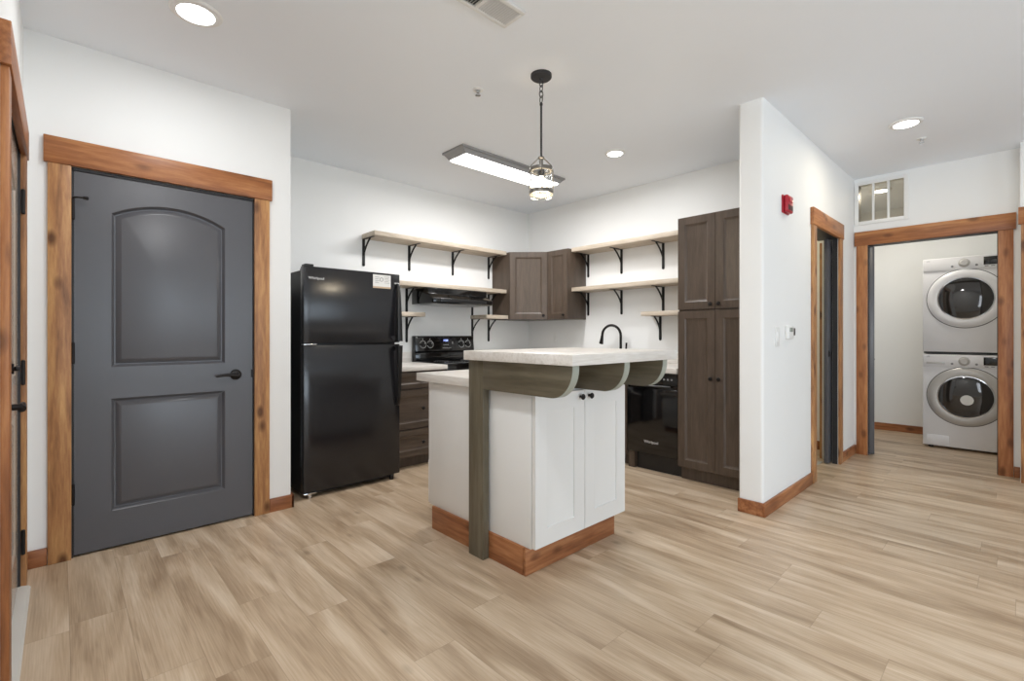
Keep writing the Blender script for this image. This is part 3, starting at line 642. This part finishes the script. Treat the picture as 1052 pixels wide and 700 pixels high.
# hood tucked under the shelf
o = thing('range_hood', (-4.1, 3.0, 1.48), 'black slim range hood below the middle shelf', 'range hood')
H0, H1 = 2.626, 3.376
MB().prism([(WK + .003, H0, 1.638), (-3.995, H0, 1.638), (-3.995, H0, 1.585), (-3.90, H0, 1.535), (-3.90, H0, 1.492), (-3.915, H0, 1.485), (WK + .003, H0, 1.485)], (0, H1 - H0, 0), .004).build('shell', M['gloss_black'], o)
MB().box(-3.9, -3.893, H0 + .08, H1 - .08, 1.497, 1.53, .002).build('control_strip', M['satin_black'], o)
MB().box(WK + .06, -3.95, H0 + .06, H1 - .06, 1.478, 1.485).build('filter', M['steel'], o)

# shelves with iron brackets
def bracket(root, p, N, T, arm=.2, drop=.255):
    """p on the wall at the shelf's underside; N out of the wall, T along it"""
    p, N, T = V3(p), V3(N), V3(T); m = MB(); wd = .026
    m.strap([p + N * .004 - Z * (drop - .006), p + N * .004 - Z * .002], T, wd, .006)
    m.lathe(p + N * .001 - Z * (drop - .008), N, [(wd / 2, 0), (wd / 2, .006)], 16)
    m.strap([p + N * .004 - Z * .0035, p + N * arm - Z * .0035], T, wd * .8, .004)
    k = 14; a0 = V3(p + N * .006 - Z * drop * .62); c = p + N * arm * .16 - Z * drop * .30; e = p + N * arm * .68 - Z * .004
    m.strap([a0 * (1 - t) ** 2 + c * 2 * t * (1 - t) + e * t * t for t in [j / k for j in range(k + 1)]], T, .014, .008)
    return m.build('bracket', M['iron'], root)
def shelf(label, axis, a0, a1, ztop, th, depth, brs, group, arm=None, drop=.255):
    if axis == 'Y':
        o = thing('wall_shelf', (WK + depth / 2, (a0 + a1) / 2, ztop - th), label, 'shelf', group)
        MB().box(WK + .001, WK + depth, a0, a1, ztop - th, ztop, .002).build('board', M['shelf']['Y'], o)
        for y in brs: bracket(o, (WK, y, ztop - th), X, Y, arm or depth * .8, drop)
    else:
        o = thing('wall_shelf', ((a0 + a1) / 2, WB - depth / 2, ztop - th), label, 'shelf', group)
        MB().box(a0, a1, WB - depth, WB - .001, ztop - th, ztop, .002).build('board', M['shelf']['X'], o)
        for x in brs: bracket(o, (x, WB, ztop - th), -Y, X, arm or depth * .8, drop)
    return o
gl, gr = 'shelves on the range wall', 'shelves on the sink wall'
shelf('long top wooden shelf above the range with four brackets', 'Y', 2.082, 3.716, 2.128, .042, .258, (2.10, 2.596, 3.143, 3.661), gl)
shelf('middle wooden shelf directly above the black range hood', 'Y', 2.10, 3.716, 1.690, .042, .258, (2.566, 3.417, 3.661), gl)
shelf('short low wooden shelf beside the refrigerator top', 'Y', 2.10, 2.663, 1.398, .042, .2, (2.566,), gl, arm=.17)
shelf('short low wooden shelf under the corner wall cabinet', 'Y', 3.391, 3.716, 1.394, .040, .285, (3.417, 3.661), gl, arm=.2)
shelf('long top wooden shelf on the sink wall by pantry', 'X', -3.379, -1.921, 2.123, .044, .262, (-3.349, -2.909, -2.426), gr)
shelf('long middle wooden shelf above the faucet', 'X', -3.379, -1.921, 1.690, .042, .262, (-3.349, -2.909, -2.426), gr)
shelf('short low wooden shelf beside the pantry cabinet', 'X', -2.555, -1.921, 1.400, .042, .2, (-2.458,), gr, arm=.17, drop=.235)

# ------------------------------------------------------------------ island
o = thing('kitchen_island', (-2.05, 2.02, 0), 'white two door island cabinet on a timber plinth', 'kitchen island')
ix0, ix1, iy0, iy1 = -2.500, -1.627, 1.655, 2.412
MB().box(ix0, ix1, iy0, iy1, .135, .888, .0015).build('carcass', M['white'], o)
MB().box(-2.455, -1.668, 1.641, 2.380, 0, .135, .002).build('plinth', M['base']['X'], o)
MB().box(-1.665, -1.650, 1.641, 2.380, .0005, .134, .002).build('plinth_face', M['base']['Y'], o)
cab_door(o, (-1.600, 1.658, .140), Y, X, .378, .742, M['white'], rail=.085, prof=SHAKER, kn=(.340, .708))
cab_door(o, (-1.600, 2.040, .140), Y, X, .374, .742, M['white'], rail=.085, prof=SHAKER, kn=(.032, .708))
cab_door(o, (-2.521, 2.408, .140), -Y, -X, .745, .742, M['white'], rail=.085, prof=SHAKER, kn=(.70, .55), name='door')
MB().box(-2.523, -2.5, 1.660, 1.75, .14, .40, .002).build('drawer_front', M['white'], o)
o = thing('countertop', (-2.32, 2.03, .888), 'lower whitewashed countertop on the left of island', 'countertop')
MB().prism([(-2.600, 1.622, .8885), (-2.044, 1.622, .8885), (-2.044, 1.645, .8885), (-2.014, 1.645, .8885), (-2.014, 2.445, .8885), (-2.600, 2.445, .8885)], (0, 0, .0485), .002).build('worktop', M['counter']['X'], o)
o = thing('breakfast_bar', (-1.68, 2.03, 0), 'raised whitewashed bar top on olive post and brackets', 'bar counter')
MB().box(-2.052, -1.300, 1.572, 2.470, 1.041, 1.090, .003).build('bar_top', M['counter']['Y'], o)
MB().box(-2.040, -1.921, 1.598, 1.6395, 0, 1.041, .002).build('post', M['post']['Z'], o)
def corbel(y0, y1):
    x0, x1, zt, zb = -2.008, -1.322, 1.041, .890
    if y0 < 1.62: x0 = -1.9205
    curve = [(x1 - .125 + .125 * math.sin(PI / 2 * k / 16), zb + (zt - .012 - zb) * (1 - math.cos(PI / 2 * k / 16))) for k in range(17)]
    pts = [(x0, zb)] + curve + [(x1, zt), (x0, zt)]
    c = MB().prism([(x, y0, z) for x, z in pts], (0, y1 - y0, 0), .001).build('corbel', M['post']['X'], o)
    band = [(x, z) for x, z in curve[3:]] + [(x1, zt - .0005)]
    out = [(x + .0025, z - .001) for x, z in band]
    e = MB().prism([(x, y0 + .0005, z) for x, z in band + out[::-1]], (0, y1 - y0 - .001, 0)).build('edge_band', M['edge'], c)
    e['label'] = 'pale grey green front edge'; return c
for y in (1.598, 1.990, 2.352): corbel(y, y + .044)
MB().box(-2.010, -1.985, 1.66, 1.985, .9375, 1.040).box(-2.010, -1.985, 2.036, 2.35, .9375, 1.040).build('riser_panel', M['post']['Y'], o)

# ------------------------------------------------------------------ ceiling fixtures
def can(label, x, y, r, power, col=LED):
    o = thing('recessed_light', (x, y, CZ), label, 'ceiling light', 'recessed ceiling lights')
    MB().ring((x, y, CZ), -Z, [(r * .70, .0), (r, .0), (r, .004), (r * .93, .010), (r * .72, .012)], 48).build('trim_ring', M['plastic'], o)
    MB().lathe((x, y, CZ - .0005), -Z, [(r * .715, 0), (r * .715, .010), (r * .5, .0125), (.001, .0135)], 40).build('lens', M['led'], o)
    disk('recessed lamp', (x, y, CZ - .02), r * 1.4, power, col)
can('recessed ceiling light nearest the charcoal door', -2.690, .468, .108, 5)
can('recessed ceiling light in the kitchen by sink wall', -2.350, 3.40, .085, 7)
can('recessed ceiling light in front of the laundry', -.578, 4.455, .10, 4.5, (1.0, .88, .68))

can('unseen recessed ceiling light added near the camera', -.95, .62, .10, 13)  # out-of-view fixture added to brighten foreground floor and island's left face

o = thing('fluorescent_light', (-3.21, 2.97, CZ), 'long lit fluorescent ceiling fixture with dark frame', 'ceiling light')
fx0, fx1, fy0, fy1 = -3.355, -3.070, 2.345, 3.600
R4 = lambda i, j, z: [(fx0 + i, fy0 + j, z), (fx1 - i, fy0 + j, z), (fx1 - i, fy1 - j, z), (fx0 + i, fy1 - j, z)]
MB().loft([R4(0, 0, CZ - .0005), R4(0, 0, CZ - .018), R4(.012, .010, CZ - .020), R4(.026, .05, CZ - .055)]).build('housing', M['fixture'], o)
MB().loft([R4(.032, .06, CZ - .0555), R4(.036, .064, CZ - .068), R4(.06, .09, CZ - .074)]).build('lens', M['tube'], o)
area('fluorescent lamp', (-3.21, 2.97, CZ - .08), (0, 0, 0), .22, 1.12, 21, (1, .98, .97))

px, py = -1.944, 2.064
o = thing('pendant_light', (px, py, CZ), 'black rod pendant with lit glass cylinder above island', 'pendant light')
MB().lathe((px, py, CZ - .0005), -Z, [(.062, 0), (.062, .016), (.056, .022), (.012, .024), (.010, .032)], 40).build('canopy', M['bronze'], o)
m = MB()
for k in range(4):
    zc = CZ - .050 - .032 * k; R = .0105
    pts = []
    for j in range(17):
        a = 2 * PI * j / 16; u, v = R * math.cos(a), .021 * math.sin(a)
        pts.append((px + (u if k % 2 else u * .5), py + (0 if k % 2 else u * .87), zc + v))
    m.tube(pts, .0028, 8)
m.build('chain', M['bronze'], o)
m = MB().cyl((px, py, CZ - .168), (px, py, 2.165), .0062, n=14).lathe((px, py, CZ - .163), -Z, [(.004, 0), (.009, .006), (.009, .016), (.0062, .02)], 14); m.build('rod', M['bronze'], o)
zt, zb, rg = 2.152, 1.985, .064
m = MB().lathe((px, py, 2.222), -Z, [(.018, 0), (.020, .008), (.012, .014), (.012, .055)], 20)
for s in (-1, 1):
    d = V3((.7286 * 0 + math.cos(math.radians(46.77)), math.sin(math.radians(46.77)), 0)) * s
    m.tube([V3((px, py, 2.216)) + d * .014, V3((px, py, 2.196)) + d * .036, V3((px, py, 2.172)) + d * .06, V3((px, py, zt)) + d * .069], .0035, 8)
m.build('yoke', M['pewter'], o)
m = MB().ring((px, py, zt), -Z, [(.050, -.004), (.070, -.004), (.070, .012), (.066, .016), (.050, .016)], 44).ring((px, py, zb + .03), -Z, [(.062, -.012), (.070, -.012), (.0725, .0), (.0715, .014), (.062, .014)], 44)
for k in range(4):
    a = math.radians(46.77) + k * PI / 2; c = V3((math.cos(a), math.sin(a), 0)) * .0695
    m.cyl(V3((px, py, zt)) + c, V3((px, py, zb + .03)) + c, .003, n=8)
m.build('cage', M['pewter'], o)
n = 72; lps = []
for zz, ri in ((zt - .014, 0), (zb, 0), (zb, -.003), (zt - .014, -.003)):
    lps.append([(px + (rg + ri + .0012 * math.cos(k * PI)) * math.cos(2 * PI * k / n), py + (rg + ri + .0012 * math.cos(k * PI)) * math.sin(2 * PI * k / n), zz) for k in range(n)])
MB().loft(lps, closed=True).build('glass_shade', M['ribbed'], o)
MB().cyl((px, py, zt - .002), (px, py, zt - .045), .019).build('lamp_socket', M['bronze'], o)
MB().lathe((px, py, zt - .045), -Z, [(.013, 0), (.014, .008), (.026, .035), (.028, .05), (.022, .068), (.008, .076)], 24).build('bulb', M['bulb'], o)
pl = bpy.data.lights.new('pendant lamp', 'POINT'); pl.energy = 6; pl.color = (1, .84, .62); pl.shadow_soft_size = .06
po = bpy.data.objects.new('pendant lamp', pl); po.location = (px, py, zb - .02); C.objects.link(po)

o = thing('ceiling_vent', (-1.70, 1.40, CZ), 'white slatted ceiling vent at the top photo edge', 'vent')
vx0, vx1, vy0, vy1 = -1.765, -1.612, 1.205, 1.608
m = MB(); fw = .022; z0, z1 = CZ - .012, CZ - .0005
m.box(vx0, vx0 + fw, vy0, vy1, z0, z1, .004).box(vx1 - fw, vx1, vy0, vy1, z0, z1, .004).box(vx0 + fw, vx1 - fw, vy0, vy0 + fw, z0, z1, .004).box(vx0 + fw, vx1 - fw, vy1 - fw, vy1, z0, z1, .004).box(vx0 + fw, vx1 - fw, 1.40, 1.416, z0, z1, .002)
m.build('frame', M['vent'], o)
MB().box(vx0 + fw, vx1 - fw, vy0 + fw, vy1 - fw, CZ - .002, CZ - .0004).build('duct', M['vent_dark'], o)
for seg0, seg1, tilt in ((vy0 + fw, 1.40, -1), (1.416, vy1 - fw, 1)):
    n = 13
    for k in range(n):
        yc = seg0 + (seg1 - seg0) * (k + .5) / n
        MB().prism([(vx0 + fw, yc - .004 * tilt - .001, CZ - .0025), (vx0 + fw, yc - .004 * tilt + .001, CZ - .0025), (vx0 + fw, yc + .003 * tilt + .001, CZ - .011), (vx0 + fw, yc + .003 * tilt - .001, CZ - .011)], (vx1 - vx0 - 2 * fw, 0, 0)).build('slat', M['vent'], o)

def sprinkler(label, x, y):
    o = thing('sprinkler_head', (x, y, CZ), label, 'sprinkler', 'ceiling sprinklers')
    MB().ring((x, y, CZ - .0005), -Z, [(.016, 0), (.034, 0), (.032, .005), (.016, .008)], 32).build('escutcheon', M['plastic'], o)
    MB().cyl((x, y, CZ - .001), (x, y, CZ - .022), .010).lathe((x, y, CZ - .036), -Z, [(.017, 0), (.017, .0025), (.006, .003)], 20).tube([(x + .01, y, CZ - .02), (x + .013, y, CZ - .03), (x + .004, y, CZ - .036)], .0025, 6).tube([(x - .01, y, CZ - .02), (x - .013, y, CZ - .03), (x - .004, y, CZ - .036)], .0025, 6).build('head', M['chrome'], o)
sprinkler('small ceiling sprinkler left of the pendant canopy', -2.331, 1.899)
sprinkler('small ceiling sprinkler above the hall', -.540, 4.90)

# ------------------------------------------------------------------ wall devices
o = thing('fire_alarm', (WP, 3.70, 2.08), 'red fire alarm strobe high on the partition', 'fire alarm')
MB().box(WP + .0005, WP + .012, 3.640, 3.770, 2.022, 2.148, .006).build('back_plate', M['red'], o)
MB().box(WP + .012, WP + .040, 3.646, 3.764, 2.026, 2.146, .014, 3).build('housing', M['red'], o)
m = MB()
for k in range(5): m.box(WP + .0395, WP + .042, 3.655 + .02 * k, 3.665 + .02 * k, 2.04, 2.075)
m.build('sounder_slots', M['satin_black'], o)
MB().box(WP + .040, WP + .044, 3.665, 3.735, 2.095, 2.13, .003).build('strobe_lens', flat('frosted lens', srgb(190, 48, 60), .2), o)
o = thing('light_switch', (WP, 3.55, 1.16), 'white wall switch plate on the partition', 'light switch')
MB().box(WP + .0005, WP + .007, 3.510, 3.585, 1.095, 1.225, .003).build('plate', M['plastic'], o)
MB().box(WP + .006, WP + .012, 3.532, 3.563, 1.125, 1.195, .002).build('rocker', M['plastic'], o)
o = thing('thermostat', (WP, 3.78, 1.19), 'small white thermostat with dark side near switch', 'thermostat')
MB().box(WP + .0005, WP + .024, 3.715, 3.825, 1.145, 1.238, .005).build('body', M['plastic'], o)
MB().box(WP + .0005, WP + .022, 3.8262, 3.866, 1.170, 1.222, .003).build('sensor', M['satin_black'], o)
MB().box(WP + .0235, WP + .0255, 3.735, 3.80, 1.195, 1.225, .001).build('screen', flat('grey lcd', srgb(160, 168, 160), .2), o)
o = thing('wall_outlet', (-3.838, WB, 1.14), 'white wall outlet below the corner cabinets', 'outlet')
MB().box(-3.874, -3.802, WB - .006, WB - .0005, 1.083, 1.197, .003).build('plate', M['plastic'], o)
for z in (1.118, 1.162): MB().box(-3.855, -3.821, WB - .010, WB - .005, z - .016, z + .016, .003).build('receptacle', M['plastic'], o)

# ------------------------------------------------------------------ laundry machines
def machine(name, label, z0, washer):
    x0, x1, yf, yb, ht = -.722, -.036, 6.63, 7.34, .972
    cx, cz_ = -.392, z0 + (.548 if washer else .548)
    o = thing(name, ((x0 + x1) / 2, 7.0, z0), label, name.split('_')[-1])
    MB().box(x0, x1, yf, yb, z0 + (.022 if washer else .006), z0 + ht, .010).build('cabinet', M['appl_white'], o)
    if washer:
        for k, (x, y) in enumerate(((x0 + .06, yf + .06), (x1 - .06, yf + .06), (x0 + .06, yb - .06), (x1 - .06, yb - .06))):
            MB().cyl((x, y, 0), (x, y, .03), .022).build('foot', M['satin_black'], o)
    else:
        MB().box(x0 + .008, x1 - .008, yf + .012, yb - .01, z0 - .012, z0 + .008).build('stacking_gasket', M['satin_black'], o)
    cp = MB().box(x0 + .004, x1 - .004, yf - .010, yf + .004, z0 + .842, z0 + ht - .004, .005).build('control_panel', M['appl_white'], o)
    MB().lathe((cx - .01, yf - .010, z0 + .905), -Y, [(.044, 0), (.044, .004), (.036, .006), (.033, .026), (.026, .031)], 36).build('cycle_dial', M['silver'], cp)
    MB().box(-.262, -.06, yf - .013, yf - .009, z0 + .872, z0 + .952, .002).build('display', M['gloss_black'], cp)
    m = MB()
    for k in range(4): m.box(-.255 + .045 * k, -.228 + .045 * k, yf - .0115, yf - .009, z0 + .855, z0 + .863)
    for s in (-1, 1): m.lathe((cx - .01 + s * .09, yf - .010, z0 + .878), -Y, [(.011, 0), (.010, .003), (.004, .004)], 14)
    m.text('LG', .022, (x0 + .045, yf - .0102, z0 + .948), X, Z, .001); m.build('panel_marks', M['grey_mark'], cp)
    if washer:
        MB().box(x0 + .03, x0 + .175, yf - .0125, yf - .009, z0 + .872, z0 + .893, .003).build('detergent_drawer', M['silver'], cp)
        MB().box(x0 + .035, x0 + .205, yf - .004, yf + .004, z0 + .035, z0 + .135, .002).build('service_flap', M['appl_white'], o)
    # round door: dark gap ring, pale silver ring, deep glass bowl
    R = .296
    MB().ring((cx, yf, cz_), -Y, [(R - .006, -.002), (R + .004, -.002), (R + .004, .003), (R - .006, .003)], 64).build('door_gap', M['satin_black'], o)
    dr = MB().ring((cx, yf, cz_), -Y, [(.205, .0), (R - .002, .0), (R - .002, .014), (R - .02, .030), (.245, .040), (.215, .034), (.205, .022)], 64).build('door_ring', M['silver'] if washer else M['appl_white'], o)
    MB().ring((cx, yf, cz_), -Y, [(.198, .004), (.208, .004), (.212, .036), (.204, .037)], 64).build('inner_bezel', M['chrome'], dr)
    MB().lathe((cx, yf, cz_), -Y, [(.206, .008), (.200, .020), (.15, .030), (.08, .035), (.001, .036)], 56).build('door_glass', M['dark_glass'], dr)
    if washer:
        m = MB().lathe((cx + .012, yf - .0355, cz_ - .03), -Y, [(.05, 0), (.05, .0012), (.001, .0016)], 32); m.build('door_sticker', M['white_mark'], dr)
    return o
machine('clothes_washer', 'white front load washer at the bottom of the stack', 0.0, True)
machine('clothes_dryer', 'white front load dryer stacked on the washer', .992, False)
o = thing('laundry_light', (-1.03, 6.33, CZ), 'round lit laundry ceiling light seen through the transom', 'ceiling light')
MB().ring((-1.03, 6.33, CZ), -Z, [(.07, .0), (.10, .0), (.097, .010), (.07, .014)], 40).build('trim_ring', M['plastic'], o)
MB().lathe((-1.03, 6.33, CZ - .0005), -Z, [(.073, 0), (.073, .012), (.05, .018), (.001, .020)], 40).build('lens', M['led'], o)
disk('laundry lamp', (-1.03, 6.33, CZ - .04), .2, 7.5, (1.0, .92, .80))
disk('side room fill light', (-2.2, 5.0, CZ - .04), .2, 5, (1.0, .84, .55))  # unseen lamp added to brighten the room behind the hall doorway
